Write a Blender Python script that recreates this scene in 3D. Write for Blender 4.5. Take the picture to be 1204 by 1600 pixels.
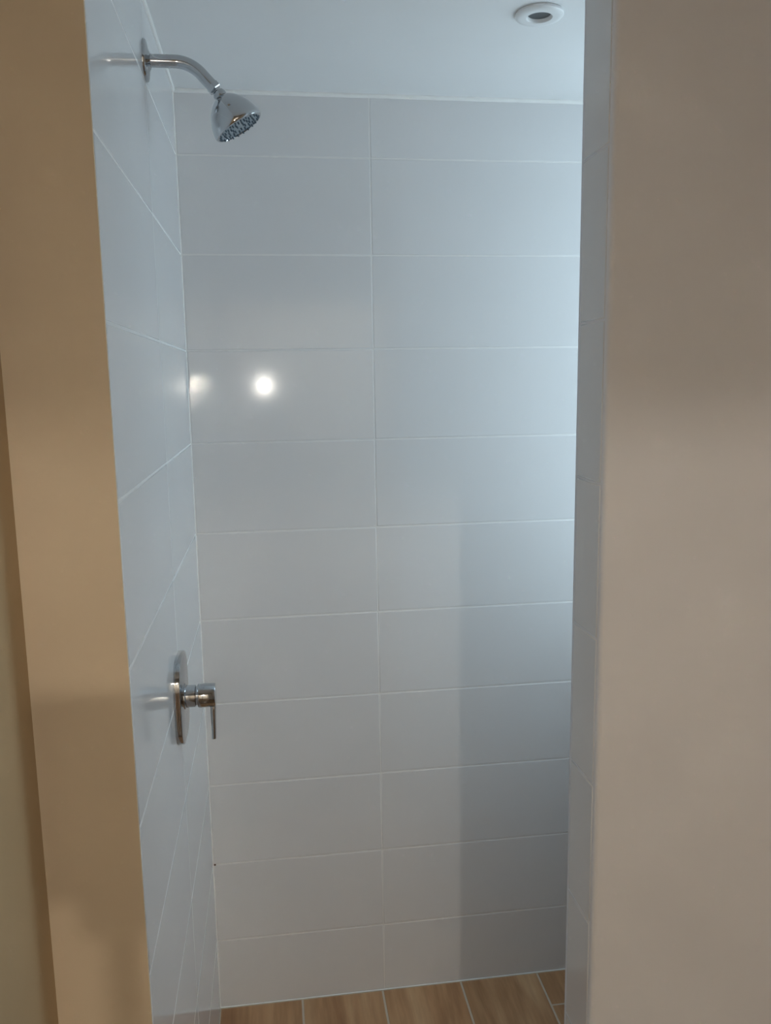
import bpy, bmesh, math, random
from mathutils import Vector, Matrix
random.seed(7)
for o in list(bpy.data.objects):
    bpy.data.objects.remove(o)
S = bpy.context.scene
COL = S.collection

# ------------------------------------------------------------------ camera
# metres; X along the back wall (0 = left tiled wall), Y depth (0 = back wall, camera at -Y), Z up
CAM = Vector((0.17615, -1.85828, 1.53217))
YAW, PITCH, ROLL, FPX = -0.133916, -0.157865, 0.015629, 1297.5
R = (Matrix.Rotation(YAW, 3, 'Z') @ Matrix.Rotation(PITCH, 3, 'X') @ Matrix.Rotation(ROLL, 3, 'Y'))
cd = bpy.data.cameras.new('camera')
cam = bpy.data.objects.new('camera', cd); COL.objects.link(cam)
M3 = Matrix((R.col[0], R.col[2], -R.col[1])).transposed()
cam.matrix_world = Matrix.Translation(CAM) @ M3.to_4x4()
cd.sensor_fit = 'VERTICAL'; cd.sensor_height = 24.0
cd.lens = FPX * 24.0 / 1600.0
cd.clip_start = 0.02
S.camera = cam

# ------------------------------------------------------------------ light of the place
# overcast sky outside the shower window 
SKY = (0.74, 0.89, 1.0)
SKY_STRENGTH = 5.2
LAMP_COLOR = (1.0, 0.87, 0.72)
LAMP_POWER = 38.0
TORCH_POWER = 3.2
w = bpy.data.worlds.new('sky'); S.world = w; w.use_nodes = True
bg = w.node_tree.nodes['Background']
bg.inputs[0].default_value = (*SKY, 1); bg.inputs[1].default_value = SKY_STRENGTH
S.view_settings.view_transform = 'Standard'
S.view_settings.look = 'None'
S.view_settings.gamma = 1.0
S.view_settings.use_curve_mapping = False
S.view_settings.exposure = 0.0
S.cycles.use_light_tree = False
S.cycles.blur_glossy = 0.0
S.cycles.sample_clamp_indirect = 0.0

def portal(name, loc, rot, sx, sy):
    l = bpy.data.lights.new(name, 'AREA'); l.shape = 'RECTANGLE'; l.size = sx; l.size_y = sy
    l.cycles.is_portal = True
    o = bpy.data.objects.new(name, l); COL.objects.link(o); o.location = loc; o.rotation_euler = rot
    return o

# ------------------------------------------------------------------ materials
def mat(name, col, rough=0.5, metal=0.0, spec=0.5, var=0.0, vscale=6.0, bump=0.0, bscale=40.0, emit=None, es=0.0):
    m = bpy.data.materials.new(name); m.use_nodes = True
    nt = m.node_tree; b = nt.nodes['Principled BSDF']
    b.inputs['Base Color'].default_value = (*col, 1)
    b.inputs['Roughness'].default_value = rough
    b.inputs['Metallic'].default_value = metal
    b.inputs['Specular IOR Level'].default_value = spec
    if var or bump:
        tc = nt.nodes.new('ShaderNodeTexCoord')
    if var:
        n = nt.nodes.new('ShaderNodeTexNoise'); n.inputs['Scale'].default_value = vscale; n.inputs['Detail'].default_value = 4
        nt.links.new(tc.outputs['Object'], n.inputs['Vector'])
        r = nt.nodes.new('ShaderNodeValToRGB')
        r.color_ramp.elements[0].position = 0.3; r.color_ramp.elements[1].position = 0.7
        r.color_ramp.elements[0].color = (*[c * (1 - var) for c in col], 1)
        r.color_ramp.elements[1].color = (*[min(1, c * (1 + var)) for c in col], 1)
        nt.links.new(n.outputs['Fac'], r.inputs['Fac']); nt.links.new(r.outputs['Color'], b.inputs['Base Color'])
    if bump:
        n2 = nt.nodes.new('ShaderNodeTexNoise'); n2.inputs['Scale'].default_value = bscale; n2.inputs['Detail'].default_value = 3
        nt.links.new(tc.outputs['Object'], n2.inputs['Vector'])
        bp = nt.nodes.new('ShaderNodeBump'); bp.inputs['Strength'].default_value = bump; bp.inputs['Distance'].default_value = 0.002
        nt.links.new(n2.outputs['Fac'], bp.inputs['Height']); nt.links.new(bp.outputs['Normal'], b.inputs['Normal'])
    if emit:
        b.inputs['Emission Color'].default_value = (*emit, 1); b.inputs['Emission Strength'].default_value = es
    return m

M = {}
M['tile'] = mat('white_gloss_tile', (0.71, 0.71, 0.72), 0.112, var=0.01, vscale=3, bump=0.03, bscale=9)
M['grout'] = mat('white_grout', (0.77, 0.765, 0.76), 0.8, var=0.03, vscale=30)
M['ceil'] = mat('ceiling_paint', (0.82, 0.83, 0.84), 0.7, var=0.01, bump=0.05, bscale=120)
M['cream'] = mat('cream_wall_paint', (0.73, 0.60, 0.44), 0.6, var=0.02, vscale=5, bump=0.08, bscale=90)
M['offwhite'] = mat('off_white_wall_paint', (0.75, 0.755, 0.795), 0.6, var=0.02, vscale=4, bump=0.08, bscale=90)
M['tan'] = mat('tan_wall_paint', (0.50, 0.37, 0.22), 0.7, spec=0.2, var=0.03, vscale=5, bump=0.08, bscale=90)  # side wall cream darkened: shade put into the colour, daylight leaves it too pale
M['white_paint'] = mat('white_wall_paint', (0.83, 0.83, 0.82), 0.6, var=0.02, vscale=4, bump=0.08, bscale=90)
M['chrome'] = mat('chrome', (0.50, 0.51, 0.525), 0.06, metal=1.0, var=0.01)
M['chrome_dark'] = mat('dark_chrome', (0.30, 0.31, 0.33), 0.18, metal=1.0, var=0.01)
M['nozzle'] = mat('grey_rubber_nozzle', (0.10, 0.14, 0.18), 0.5, var=0.05, vscale=60)
M['spray_face'] = mat('grey_spray_face', (0.24, 0.29, 0.33), 0.3, var=0.05, vscale=40)
M['white_plastic'] = mat('white_enamel', (0.80, 0.81, 0.82), 0.35, var=0.01)
M['dark_lens'] = mat('dark_lens', (0.055, 0.06, 0.065), 0.35, var=0.05, vscale=50)
M['sealant'] = mat('white_sealant', (0.86, 0.86, 0.85), 0.5, var=0.02, vscale=40)
M['mastic'] = mat('brown_stain', (0.09, 0.05, 0.03), 0.7, var=0.1, vscale=80)
M['floor_grout'] = mat('beige_grout', (0.53, 0.45, 0.36), 0.85, var=0.05, vscale=40)
M['black'] = mat('black_plastic', (0.02, 0.02, 0.022), 0.4, var=0.05, vscale=50)
M['torch'] = mat('torch_led', (0.9, 0.9, 0.85), 0.4, var=0.01)

def wood(name='wood_look_tile', k=1.0):
    m = bpy.data.materials.new(name); m.use_nodes = True
    nt = m.node_tree; N = nt.nodes; L = nt.links; b = N['Principled BSDF']
    b.inputs['Roughness'].default_value = 0.38
    tc = N.new('ShaderNodeTexCoord'); oi = N.new('ShaderNodeObjectInfo')
    mp = N.new('ShaderNodeMapping'); mp.inputs['Scale'].default_value = (1.0, 1.0, 0.10)
    L.new(tc.outputs['Object'], mp.inputs['Vector'])
    ad = N.new('ShaderNodeVectorMath'); ad.operation = 'ADD'
    ml = N.new('ShaderNodeMath'); ml.operation = 'MULTIPLY'; ml.inputs[1].default_value = 13.0
    L.new(oi.outputs['Random'], ml.inputs[0])
    L.new(mp.outputs['Vector'], ad.inputs[0]); L.new(ml.outputs[0], ad.inputs[1])
    n1 = N.new('ShaderNodeTexNoise'); n1.inputs['Scale'].default_value = 16; n1.inputs['Detail'].default_value = 6
    n1.inputs['Distortion'].default_value = 0.6
    L.new(ad.outputs[0], n1.inputs['Vector'])
    n2 = N.new('ShaderNodeTexNoise'); n2.inputs['Scale'].default_value = 90; n2.inputs['Detail'].default_value = 4
    L.new(ad.outputs[0], n2.inputs['Vector'])
    r = N.new('ShaderNodeValToRGB'); cr = r.color_ramp
    cr.elements[0].position = 0.30; cr.elements[0].color = (0.36, 0.195, 0.10, 1)
    cr.elements[1].position = 0.72; cr.elements[1].color = (0.72, 0.52, 0.34, 1)
    e = cr.elements.new(0.5); e.color = (0.55, 0.35, 0.205, 1)
    for el in cr.elements: el.color = (el.color[0]*k*1.12, el.color[1]*k*0.98, el.color[2]*k*0.82, 1)
    L.new(n1.outputs['Fac'], r.inputs['Fac'])
    mx = N.new('ShaderNodeMixRGB'); mx.blend_type = 'MULTIPLY'; mx.inputs[0].default_value = 0.35
    r2 = N.new('ShaderNodeValToRGB'); r2.color_ramp.elements[0].position = 0.35; r2.color_ramp.elements[1].position = 0.6
    r2.color_ramp.elements[0].color = (0.55, 0.5, 0.45, 1)
    L.new(n2.outputs['Fac'], r2.inputs['Fac'])
    L.new(r.outputs['Color'], mx.inputs[1]); L.new(r2.outputs['Color'], mx.inputs[2])
    L.new(mx.outputs[0], b.inputs['Base Color'])
    bp = N.new('ShaderNodeBump'); bp.inputs['Strength'].default_value = 0.1; bp.inputs['Distance'].default_value = 0.001
    L.new(n2.outputs['Fac'], bp.inputs['Height']); L.new(bp.outputs['Normal'], b.inputs['Normal'])
    return m
M['wood'] = wood(k=0.72)
M['dark_wood'] = wood('dark_wood_floor', 0.22)  # unseen room floor, darkened to cut bounce light on the lower walls

def glass():
    m = bpy.data.materials.new('window_glass'); m.use_nodes = True
    nt = m.node_tree; N = nt.nodes; L = nt.links
    N.remove(N['Principled BSDF'])
    t = N.new('ShaderNodeBsdfTransparent'); t.inputs[0].default_value = (0.93, 0.96, 0.96, 1)
    g = N.new('ShaderNodeBsdfGlossy'); g.inputs['Roughness'].default_value = 0.02
    mx = N.new('ShaderNodeMixShader')
    mx.inputs[0].default_value = 0.06; L.new(t.outputs[0], mx.inputs[1]); L.new(g.outputs[0], mx.inputs[2])
    L.new(mx.outputs[0], N['Material Output'].inputs[0])
    return m
M['glass'] = glass()

# ------------------------------------------------------------------ mesh helpers
def link(name, me, m, parent=None):
    if m and not me.materials: me.materials.append(m)
    o = bpy.data.objects.new(name, me); COL.objects.link(o)
    if parent: o.parent = parent
    return o
def obj(name, bm, m, parent=None, smooth=False):
    bmesh.ops.recalc_face_normals(bm, faces=bm.faces)
    me = bpy.data.meshes.new(name); bm.to_mesh(me); bm.free()
    if smooth:
        for f in me.polygons: f.use_smooth = True
        try: me.set_sharp_from_angle(angle=math.radians(38))
        except Exception: pass
    return link(name, me, m, parent)
def box(bm, x0, x1, y0, y1, z0, z1):
    v = [bm.verts.new(p) for p in ((x0,y0,z0),(x1,y0,z0),(x1,y1,z0),(x0,y1,z0),(x0,y0,z1),(x1,y0,z1),(x1,y1,z1),(x0,y1,z1))]
    fs = [bm.faces.new([v[i] for i in q]) for q in ((0,3,2,1),(4,5,6,7),(0,1,5,4),(1,2,6,5),(2,3,7,6),(3,0,4,7))]
    return v, fs
def boxobj(name, m, parent, *a, bevel=0.0, seg=2):
    bm = bmesh.new(); box(bm, *a)
    if bevel: bmesh.ops.bevel(bm, geom=bm.edges[:], offset=bevel, segments=seg, affect='EDGES', profile=0.5)
    return obj(name, bm, m, parent, smooth=bool(bevel))
def struct(o):
    o['kind'] = 'structure'; return o
def frame_of(axis):
    a = Vector(axis).normalized()
    u = Vector((0, 1, 0)) if abs(a.y) < 0.9 else Vector((1, 0, 0))
    u = (u - a * u.dot(a)).normalized()
    return a, u, a.cross(u)
def lathe(bm, prof, origin, axis, n=48):
    """prof = [(r, h)] along the axis; r=0 closes the end"""
    a, u, v = frame_of(axis); o = Vector(origin); rings = []
    for r, h in prof:
        if r < 1e-6: rings.append([bm.verts.new(o + a * h)])
        else: rings.append([bm.verts.new(o + a * h + (u * math.cos(2*math.pi*i/n) + v * math.sin(2*math.pi*i/n)) * r) for i in range(n)])
    for A, B in zip(rings, rings[1:]):
        for i in range(n):
            j = (i + 1) % n
            q = [A[i % len(A)], A[j % len(A)], B[j % len(B)], B[i % len(B)]]
            u_ = []
            for x in q:
                if x not in u_: u_.append(x)
            if len(u_) > 2: bm.faces.new(u_)
def tube(bm, pts, r, n=20, cap=True):
    rings = []; pts = [Vector(p) for p in pts]
    ref = Vector((0, 1, 0))
    for i, p in enumerate(pts):
        t = ((pts[min(i+1, len(pts)-1)] - pts[max(i-1, 0)])).normalized()
        u = ref - t * ref.dot(t)
        if u.length < 1e-3: u = Vector((1, 0, 0)) - t * t.x
        u.normalize(); v = t.cross(u)
        rr = r[i] if isinstance(r, (list, tuple)) else r
        rings.append([bm.verts.new(p + (u*math.cos(2*math.pi*k/n) + v*math.sin(2*math.pi*k/n)) * rr) for k in range(n)])
    for A, B in zip(rings, rings[1:]):
        for k in range(n): bm.faces.new((A[k], A[(k+1) % n], B[(k+1) % n], B[k]))
    if cap: bm.faces.new(rings[0]); bm.faces.new(rings[-1])
def plate(bm, outline, x0, x1, bev):
    """outline of (y, z) points extruded along X from x0 to x1 with a chamfered front rim"""
    cy = sum(p[0] for p in outline)/len(outline); cz = sum(p[1] for p in outline)/len(outline)
    def ring(x, d):
        vs = []
        for y, z in outline:
            l = math.hypot(y-cy, z-cz); k = (l - d) / l
            vs.append(bm.verts.new((x, cy + (y-cy)*k, cz + (z-cz)*k)))
        return vs
    rs = [ring(x0, 0), ring(x1 - bev, 0), ring(x1 - bev*0.3, bev*0.3), ring(x1, bev)]
    n = len(outline)
    for A, B in zip(rs, rs[1:]):
        for k in range(n): bm.faces.new((A[k], A[(k+1) % n], B[(k+1) % n], B[k]))
    bm.faces.new(rs[0]); bm.faces.new(rs[-1])
def rrect(cy, cz, w, h, r, n=8):
    pts = []
    for sx, sz, a0 in ((1, 1, 0), (-1, 1, 90), (-1, -1, 180), (1, -1, 270)):
        for i in range(n + 1):
            a = math.radians(a0 + 90*i/n)
            pts.append((cy + sx*(w/2 - r) + r*math.cos(a), cz + sz*(h/2 - r) + r*math.sin(a)))
    return pts

# ------------------------------------------------------------------ tiles: real pieces with rounded rims
TCACHE = {}
def tile_mesh(wd, ht, m, th=0.008, bev=0.0020):
    """tile in its own frame: X width, Z height, front at y = 0 facing -Y, back at y = th; origin at its centre"""
    key = (round(wd, 4), round(ht, 4), m.name, bev)
    if key in TCACHE: return TCACHE[key]
    bm = bmesh.new(); box(bm, -wd/2, wd/2, 0, th, -ht/2, ht/2)
    es = [e for e in bm.edges if all(abs(v.co.y) < 1e-6 for v in e.verts)]
    bmesh.ops.bevel(bm, geom=es, offset=bev, segments=3, affect='EDGES', profile=0.5)
    bmesh.ops.recalc_face_normals(bm, faces=bm.faces)
    me = bpy.data.meshes.new('tile'); bm.to_mesh(me); bm.free()
    for f in me.polygons: f.use_smooth = True
    big = max(me.polygons, key=lambda f: f.area).index
    # keep the flat glaze flat: custom normals from faces weighted by area
    me.set_sharp_from_angle(angle=math.radians(60))
    me.materials.append(m); TCACHE[key] = me
    return me
def put_tile(parent, name, me, loc, rz=0.0, rx=0.0, jit=0.0006):
    o = bpy.data.objects.new(name, me); COL.objects.link(o); o.parent = parent
    o.location = loc
    o.rotation_euler = (rx + random.uniform(-jit, jit), 0, rz + random.uniform(-jit, jit))
    md = o.modifiers.new('weighted_normals', 'WEIGHTED_NORMAL'); md.keep_sharp = True; md.weight = 100
    return o
T = 0.2
FZ = 0.02            # shower floor level
CZ = 2.128           # shower ceiling level
G = 0.0025           # joint width
def courses():
    zs = [FZ] + [T*k for k in range(1, 11)] + [CZ]
    return [(a + G/2, b - G/2) for a, b in zip(zs, zs[1:])]
XR, YF, YB = 0.577, -0.89, -0.80      # jamb of the right partition, its front and back planes
XW = 1.15                             # right wall of the shower, out of sight behind the partition
XS = -0.113                           # bathroom side wall
CB = 2.45                             # bathroom ceiling

# ------------------------------------------------------------------ setting: shower
wall_back = struct(boxobj('wall_back', M['grout'], None, -0.02, XW + 0.03, 0.0007, 0.12, -0.1, 2.25))
for z0, z1 in courses():
    for x0, x1 in ((0.0015, 0.405), (0.405, 1.005), (1.005, XW)):
        wd = x1 - x0 - (G if x0 > 0.01 else G/2)
        put_tile(wall_back, 'tile', tile_mesh(wd, z1 - z0, M['tile']), ((x0 + x1)/2, 0, (z0 + z1)/2))
bm = bmesh.new(); lathe(bm, [(0, -0.0012), (0.0022, -0.0008), (0.0026, 0.0), (0, 0.0004)], (0.0045, -0.0004, 0.400), (0, 1, 0), 12)
obj('stain', bm, M['mastic'], wall_back, smooth=True)
wall_left = struct(boxobj('wall_left', M['grout'], None, XS + 0.004, -0.0007, YF + 0.002, 0.10, -0.1, 2.25))
for z0, z1 in courses():
    for y0, y1 in ((YF + 0.0015, -0.435), (-0.435, -0.0015)):
        put_tile(wall_left, 'tile', tile_mesh(y1 - y0 - 0.0008, z1 - z0, M['tile']), (0, (y0 + y1)/2, (z0 + z1)/2), rz=math.pi/2)
# painted stub to the left of the opening and the side wall that runs towards the room
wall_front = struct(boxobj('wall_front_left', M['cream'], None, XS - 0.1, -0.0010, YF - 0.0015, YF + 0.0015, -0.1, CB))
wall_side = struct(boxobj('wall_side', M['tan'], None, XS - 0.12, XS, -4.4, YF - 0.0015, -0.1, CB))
# partition to the right of the opening: painted front, tiled end
bm = bmesh.new(); box(bm, XR + 0.0012, XW + 0.03, YF, YB + 0.008, -0.1, CB)
es = [e for e in bm.edges if all(abs(v.co.x - (XR + 0.0012)) < 1e-5 and abs(v.co.y - YF) < 1e-5 for v in e.verts)]
bmesh.ops.bevel(bm, geom=es, offset=0.007, segments=4, affect='EDGES', profile=0.5)
wall_right = struct(obj('wall_front_right', bm, M['offwhite'], None, smooth=True))
for z0, z1 in courses():
    put_tile(wall_right, 'tile', tile_mesh(0.079, z1 - z0, M['tile']), (XR, (YF + 0.008 + YB)/2 + 0.001, (z0 + z1)/2), rz=-math.pi/2)
for z0, z1 in courses():
    for x0, x1 in ((XR + 0.009, 1.0), (1.0, XW)):
        put_tile(wall_right, 'tile', tile_mesh(x1 - x0 - G, z1 - z0, M['tile']), ((x0 + x1)/2, YB + 0.0165, (z0 + z1)/2), rz=math.pi)
# ceiling of the shower with a hole for the downlight
DL = Vector((0.640, -0.420, CZ))
def ceiling_mesh():
    bm = bmesh.new(); x0, x1, y0, y1 = -0.02, XW + 0.03, YF + 0.0016, 0.01
    n = 32; r = 0.030
    ring = [bm.verts.new((DL.x + r*math.cos(2*math.pi*i/n), DL.y + r*math.sin(2*math.pi*i/n), CZ)) for i in range(n)]
    top = [bm.verts.new((v.co.x, v.co.y, CZ + 0.09)) for v in ring]
    outer = []
    for i in range(n):
        a = 2*math.pi*i/n; c, s = math.cos(a), math.sin(a); k = []
        if c > 1e-9: k.append((x1 - DL.x)/c)
        if c < -1e-9: k.append((x0 - DL.x)/c)
        if s > 1e-9: k.append((y1 - DL.y)/s)
        if s < -1e-9: k.append((y0 - DL.y)/s)
        k = min(k); outer.append((DL.x + c*k, DL.y + s*k))
    # swing the nearest ray end onto each corner so that the outline is a true rectangle
    for cx, cy in ((x0,y0),(x1,y0),(x1,y1),(x0,y1)):
        i = min(range(n), key=lambda q: (outer[q][0]-cx)**2 + (outer[q][1]-cy)**2); outer[i] = (cx, cy)
    ov = [bm.verts.new((x, y, CZ)) for x, y in outer]
    ot = [bm.verts.new((x, y, CZ + 0.09)) for x, y in outer]
    for i in range(n):
        j = (i + 1) % n
        bm.faces.new((ring[i], ring[j], ov[j], ov[i])); bm.faces.new((top[i], ot[i], ot[j], top[j]))
        bm.faces.new((ring[i], top[i], top[j], ring[j])); bm.faces.new((ov[i], ov[j], ot[j], ot[i]))
    bm.faces.new(top)
    return bm
ceiling = struct(obj('ceiling', ceiling_mesh(), M['ceil']))
# sealant beads where ceiling and corner meet the tiles
def bead(name, a, b, r, parent=None):
    bm = bmesh.new(); tube(bm, [a, b], r, n=12)
    return struct(obj(name, bm, M['sealant'], None, smooth=True))
bead('trim_1', (0.0, -0.0005, CZ - 0.002), (XW, -0.0005, CZ - 0.002), 0.0055)
bead('trim_2', (0.0005, YF + 0.003, CZ - 0.002), (0.0005, 0, CZ - 0.002), 0.0045)
bead('trim_3', (0.0, 0.0, FZ), (0.0, 0.0, CZ), 0.0012)
bead('trim_4', (0.0, -0.0005, FZ + 0.0005), (XW, -0.0005, FZ + 0.0), 0.0014)
# right wall of the shower with its window (daylight comes from here)
WY0, WY1, WZ0, WZ1 = -0.50, -0.10, 0.94, 2.08
bm = bmesh.new()
for a in ((-0.82, WY0, -0.1, 2.25), (WY1, 0.12, -0.1, 2.25), (WY0, WY1, -0.1, WZ0), (WY0, WY1, WZ1, 2.25)):
    box(bm, XW, XW + 0.03, *a)
wall_window = struct(obj('wall_right', bm, M['tile']))
win = struct(boxobj('window_1', M['white_plastic'], None, XW + 0.004, XW + 0.026, WY0, WY0 + 0.022, WZ0, WZ1))
for nm, a in (('window_frame', (WY1 - 0.022, WY1, WZ0, WZ1)), ('window_frame', (WY0 + 0.022, WY1 - 0.022, WZ0, WZ0 + 0.022)), ('window_frame', (WY0 + 0.022, WY1 - 0.022, WZ1 - 0.022, WZ1))):
    boxobj(nm, M['white_plastic'], win, XW + 0.004, XW + 0.026, *a)
boxobj('pane', M['glass'], win, XW + 0.013, XW + 0.017, WY0 + 0.02, WY1 - 0.02, WZ0 + 0.02, WZ1 - 0.02)
portal('window_daylight', (XW + 0.030, (WY0 + WY1)/2, (WZ0 + WZ1)/2), (0, math.pi/2, 0), WZ1 - WZ0, WY1 - WY0)

# ------------------------------------------------------------------ floor planks
floor = struct(boxobj('floor', M['floor_grout'], None, XS - 0.1, 1.25, -4.4, 0.1, -0.08, -0.0015))
boxobj('shower_base', M['floor_grout'], floor, 0.0, XW, YF + 0.0, 0.0, -0.02, FZ - 0.0012)
def planks(x0, x1, y0, y1, z, cuts, wm, P=0.2, Lg=1.2):
    xs = [x for x in (i*P for i in range(-2, 14))]
    for i, xa in enumerate(xs):
        a, b = max(xa, x0), min(xa + P, x1)
        if b - a < 0.03: continue
        off = cuts(i - 2)
        y = off
        while y < y1: y += Lg
        while y > y0:
            c, d = max(y - Lg, y0), min(y, y1)
            if d - c > 0.02:
                g = 0.005
                me = tile_mesh(b - a - g, d - c - g, wm, bev=0.0012)
                put_tile(floor, 'plank', me, ((a + b)/2, (c + d)/2, z), rx=-math.pi/2, jit=0.0004)
            y -= Lg
CUT = {0: -0.62, 1: -0.30, 2: -0.71, 3: -0.46, 4: -0.115, 5: -0.66}
planks(0.0, XW, YF, -0.0015, FZ, lambda i: CUT.get(i, -0.4), M['wood'])
planks(XS, 1.2, -4.38, YF - 0.003, 0.0, lambda i: -1.1 - 0.37*((i*5) % 7)/2, M['dark_wood'])

# ------------------------------------------------------------------ bathroom and hall behind the camera
boxobj('ceiling_room', M['ceil'], None, XS - 0.1, 1.3, -2.66, YF + 0.0, CB, CB + 0.1)
struct(boxobj('ceiling_hall', M['ceil'], None, XS - 0.1, 1.3, -4.5, -2.66, CB, CB + 0.1))
struct(bpy.data.objects['ceiling_room'])
bm = bmesh.new()
for a in ((-2.66, YF + 0.005, -0.1, CB),): box(bm, 1.2, 1.3, *a)
struct(obj('wall_room_right', bm, M['white_paint']))
HZ = 1.935            # head of the doorway to the hall
bm = bmesh.new()
for a in ((XS, -0.06, -0.1, CB), (0.78, 1.2, -0.1, CB), (-0.06, 0.78, HZ, CB)):
    box(bm, a[0], a[1], -2.66, -2.56, a[2], a[3])
struct(obj('wall_room_back', bm, M['white_paint']))
struct(boxobj('wall_hall_side', M['white_paint'], None, 1.2, 1.3, -4.4, -2.66, -0.1, CB))
struct(boxobj('wall_lintel', M['offwhite'], None, XS - 0.1, 1.2, YF + 0.0016, YB + 0.008, CZ + 0.0901, CB + 0.1))
struct(boxobj('wall_hall', M['white_paint'], None, XS - 0.1, 1.3, -4.5, -4.4, -0.1, CB))

# ------------------------------------------------------------------ helpers for things
def thing(name, label, cat, loc=(0, 0, 0), group=None):
    o = bpy.data.objects.new(name, None); COL.objects.link(o); o.location = loc
    o.empty_display_size = 0.05
    o['label'] = label; o['category'] = cat
    if group: o['group'] = group
    return o

# ------------------------------------------------------------------ shower arm and head
SY, SZ = -0.425, 2.032
arm = thing('wall_shower', 'chrome shower head on a bent arm high on the left tiled wall', 'shower head', (0, SY, SZ))
bm = bmesh.new()
lathe(bm, [(0, 0.0), (0.0310, 0.0), (0.0310, 0.0016), (0.0296, 0.0036), (0.0240, 0.0052), (0.0155, 0.0066), (0.0122, 0.0086), (0.0102, 0.0090)], (0.0002, 0, 0), (1, 0, 0), 56)
obj('wall_flange', bm, M['chrome'], arm, smooth=True)
pts = [(0.0, 0, 0), (0.022, 0, 0)]
B0 = 0.046; RB = 0.055; ANG = math.radians(47)
pts.append((B0, 0, 0))
for i in range(1, 13):
    a = ANG*i/12; pts.append((B0 + RB*math.sin(a), 0, -RB*(1 - math.cos(a))))
e = Vector(pts[-1]); d = Vector((math.cos(ANG), 0, -math.sin(ANG)))
tip = e + d*0.026; pts.append(tuple(tip))
bm = bmesh.new(); tube(bm, pts, 0.0098, n=28)
obj('arm', bm, M['chrome'], arm, smooth=True)
bm = bmesh.new()
lathe(bm, [(0.0098, -0.004), (0.0112, -0.0035), (0.0114, 0.004), (0.0100, 0.0055), (0, 0.006)], tip, d, 6)
obj('coupling_nut', bm, M['chrome'], arm)
axis = Vector((0.50, 0.0, -0.866)).normalized()
FC = Vector((0.1425, 0, 1.9345 - SZ))       # centre of the spray face
top = FC - axis*0.058
bm = bmesh.new()
lathe(bm, [(0, -0.003), (0.008, -0.002), (0.0108, 0.003), (0.0108, 0.008), (0.0090, 0.012)], top - axis*0.004, axis, 32)
obj('swivel_ball', bm, M['chrome'], arm, smooth=True)
bm = bmesh.new()
prof = [(0.0095, 0.003), (0.0125, 0.0045), (0.0185, 0.0085), (0.0255, 0.0150), (0.0315, 0.0225), (0.0362, 0.0310), (0.0395, 0.0400), (0.0412, 0.0465), (0.0418, 0.0500), (0.0418, 0.0545), (0.0405, 0.0565), (0.0380, 0.0570), (0.0372, 0.0555)]
lathe(bm, prof, top, axis, 56)
head = obj('bell', bm, M['chrome'], arm, smooth=True)
bm = bmesh.new(); lathe(bm, [(0, 0.0552), (0.020, 0.0556), (0.0373, 0.0552), (0.0373, 0.0535), (0, 0.0535)], top, axis, 48)
face = obj('spray_face', bm, M['spray_face'], arm, smooth=True)
a_, u_, v_ = frame_of(axis)
bm = bmesh.new(); lathe(bm, [(0, 0.0042), (0.0012, 0.0038), (0.0015, 0.0), (0.0017, -0.001), (0, -0.001)], (0, 0, 0), axis, 10)
bmesh.ops.recalc_face_normals(bm, faces=bm.faces)
nz = bpy.data.meshes.new('nozzle'); bm.to_mesh(nz); bm.free(); nz.materials.append(M['nozzle'])
for cnt, rr in ((22, 0.0345), (16, 0.0268), (11, 0.019), (6, 0.011)):
    for i in range(cnt):
        t = 2*math.pi*i/cnt + rr*30
        o = link('nozzle', nz, None, face)
        o.location = top + axis*0.0553 + (u_*math.cos(t) + v_*math.sin(t))*rr
bm = bmesh.new(); lathe(bm, [(0, 0.0006), (0.0021, 0.0005), (0.0023, -0.0008), (0, -0.001)], (0, 0, 0), (0, -1, 0), 16)
# small dark plug set into the bell on the side that faces the room
pl = obj('plug', bm, M['chrome_dark'], head, smooth=True)
side = Vector((0, -1, 0))
pl.location = top + axis*0.030 + side*0.0357
pl.rotation_euler = (0.4, 0.0, 0.0)

# ------------------------------------------------------------------ mixer tap
MY, MZ = -0.455, 0.997
mix = thing('shower_mixer', 'chrome single lever shower mixer on a rounded plate, left wall', 'mixer tap', (0, MY, MZ))
bm = bmesh.new(); plate(bm, rrect(0, 0, 0.126, 0.150, 0.044, 8), 0.0002, 0.0105, 0.0018)
obj('wall_plate', bm, M['chrome'], mix, smooth=True)
bm = bmesh.new(); lathe(bm, [(0.0225, 0.0100), (0.0225, 0.0120), (0.0195, 0.0135), (0.0190, 0.0290), (0.0165, 0.0300), (0.0165, 0.0330), (0, 0.0330)], (0, 0, 0), (1, 0, 0), 48)
obj('body', bm, M['chrome'], mix, smooth=True)
bm = bmesh.new(); lathe(bm, [(0.0150, 0.0325), (0.0200, 0.0330), (0.0208, 0.0340), (0.0208, 0.0615), (0.0198, 0.0628), (0, 0.0630)], (0, 0, 0), (1, 0, 0), 48)
obj('handle_cap', bm, M['chrome'], mix, smooth=True)
bm = bmesh.new()
v, fs = box(bm, 0.0535, 0.0625, -0.0115, 0.0115, -0.078, -0.008)
for q in v:
    if q.co.z < -0.05: q.co.x = 0.0535 + (q.co.x - 0.0535)*0.75; q.co.y *= 0.9
bmesh.ops.bevel(bm, geom=bm.edges[:], offset=0.0018, segments=3, affect='EDGES', profile=0.5)
obj('lever', bm, M['chrome'], mix, smooth=True)

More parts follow.
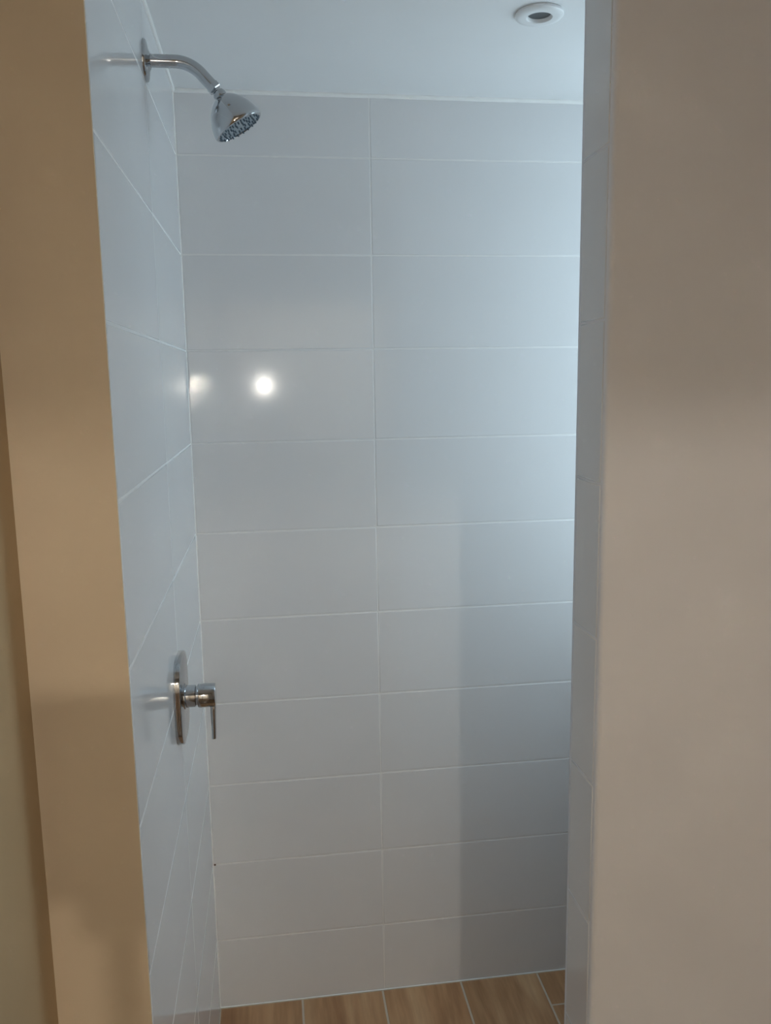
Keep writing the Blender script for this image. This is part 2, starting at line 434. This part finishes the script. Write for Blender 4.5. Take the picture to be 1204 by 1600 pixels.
# ------------------------------------------------------------------ recessed downlight in the shower ceiling
dl = thing('downlight', 'small round white recessed downlight in the ceiling, switched off', 'downlight', DL)
bm = bmesh.new()
lathe(bm, [(0.0285, 0.0), (0.0385, 0.0), (0.0400, -0.0015), (0.0400, -0.0045), (0.0380, -0.0066), (0.0300, -0.0080), (0.0215, -0.0075), (0.0195, -0.0050), (0.0192, 0.020), (0.0285, 0.020), (0.0285, 0.0)], (0, 0, 0), (0, 0, 1), 56)
obj('bezel', bm, M['white_plastic'], dl, smooth=True)
bm = bmesh.new(); lathe(bm, [(0.0285, 0.0205), (0.0285, 0.045), (0.012, 0.075), (0, 0.0755)], (0, 0, 0), (0, 0, 1), 40)
obj('reflector', bm, M['chrome_dark'], dl, smooth=True)
bm = bmesh.new(); lathe(bm, [(0, -0.0025), (0.010, -0.0024), (0.0189, -0.0020), (0.0189, 0.006), (0, 0.006)], (0, 0, 0), (0, 0, 1), 40)
obj('lens', bm, M['dark_lens'], dl, smooth=True)

# ------------------------------------------------------------------ lit pendant bulb in the hall (out of the picture, lights the room through the doorway)
LP = Vector((0.505, -3.36, 2.12))
pend = thing('pendant_lamp', 'warm lit bulb on a short cord in the hall behind the viewer', 'lamp', LP)
bm = bmesh.new(); lathe(bm, [(0, -0.034), (0.014, -0.031), (0.026, -0.020), (0.032, -0.004), (0.029, 0.012), (0.018, 0.028), (0.013, 0.040), (0, 0.040)], (0, 0, 0), (0, 0, 1), 32)
obj('bulb', bm, M['glass'], pend, smooth=True)
def lamp(name, loc, col, power, r, parent):
    l = bpy.data.lights.new(name, 'POINT'); l.color = col; l.energy = power; l.shadow_soft_size = r
    o = bpy.data.objects.new(name, l); COL.objects.link(o); o.location = loc; o.parent = parent
    return o
lamp('bulb_light', (0, 0, -0.004), LAMP_COLOR, LAMP_POWER, 0.026, pend)
bm = bmesh.new(); lathe(bm, [(0, 0.040), (0.017, 0.040), (0.018, 0.075), (0.008, 0.085), (0, 0.085)], (0, 0, 0), (0, 0, 1), 24)
obj('lamp_holder', bm, M['white_plastic'], pend, smooth=True)
bm = bmesh.new(); tube(bm, [(0, 0, 0.084), (0, 0, CB - LP.z - 0.018)], 0.003, n=8)
obj('cord', bm, M['white_plastic'], pend, smooth=True)
bm = bmesh.new(); lathe(bm, [(0, CB - LP.z), (0.045, CB - LP.z), (0.045, CB - LP.z - 0.006), (0.01, CB - LP.z - 0.02), (0, CB - LP.z - 0.02)], (0, 0, 0), (0, 0, 1), 32)
obj('ceiling_rose', bm, M['white_plastic'], pend, smooth=True)

# ------------------------------------------------------------------ the phone that takes the picture, on an added floor stand replacing the hand (both shadow the cream jamb)
PY = CAM.y - 0.004
ph = thing('phone', 'black phone with its torch on, held upright in a stand behind the viewer', 'phone', (0.166, PY, 1.466))
boxobj('case', M['black'], ph, -0.038, 0.038, -0.0085, 0.0, -0.080, 0.080, bevel=0.003)
bm = bmesh.new(); lathe(bm, [(0, 0.0), (0.0035, 0.0), (0.0035, 0.0012), (0, 0.0012)], (-0.0133, 0, 0.048), (0, 1, 0), 20)
obj('torch', bm, M['torch'], ph)
lamp('torch_light', (-0.0133, 0.0055, 0.048), (1.0, 0.94, 0.84), TORCH_POWER, 0.0035, ph)
bm = bmesh.new(); lathe(bm, [(0, -0.001), (0.006, -0.001), (0.006, 0.0008), (0, 0.0008)], (0.0102, 0, 0.066), (0, 1, 0), 24)
obj('lens', bm, M['dark_lens'], ph)
st = thing('phone_stand', 'black floor stand clamping a phone behind the viewer', 'stand', (0.185, PY - 0.02, 0.0))
boxobj('clamp', M['black'], st, -0.030, 0.030, -0.004, 0.034, 1.366, 1.385, bevel=0.002)
bm = bmesh.new(); tube(bm, [(0, 0.0, 0.30), (0, 0.0, 1.367)], 0.0125, n=16); obj('column', bm, M['black'], st, smooth=True)
for k in range(3):
    a = math.radians(90 + 120*k)
    bm = bmesh.new(); tube(bm, [(0.008*math.cos(a), 0.008*math.sin(a), 0.42), (0.26*math.cos(a), 0.26*math.sin(a), 0.008)], [0.010, 0.008], n=12)
    obj('leg', bm, M['black'], st, smooth=True)
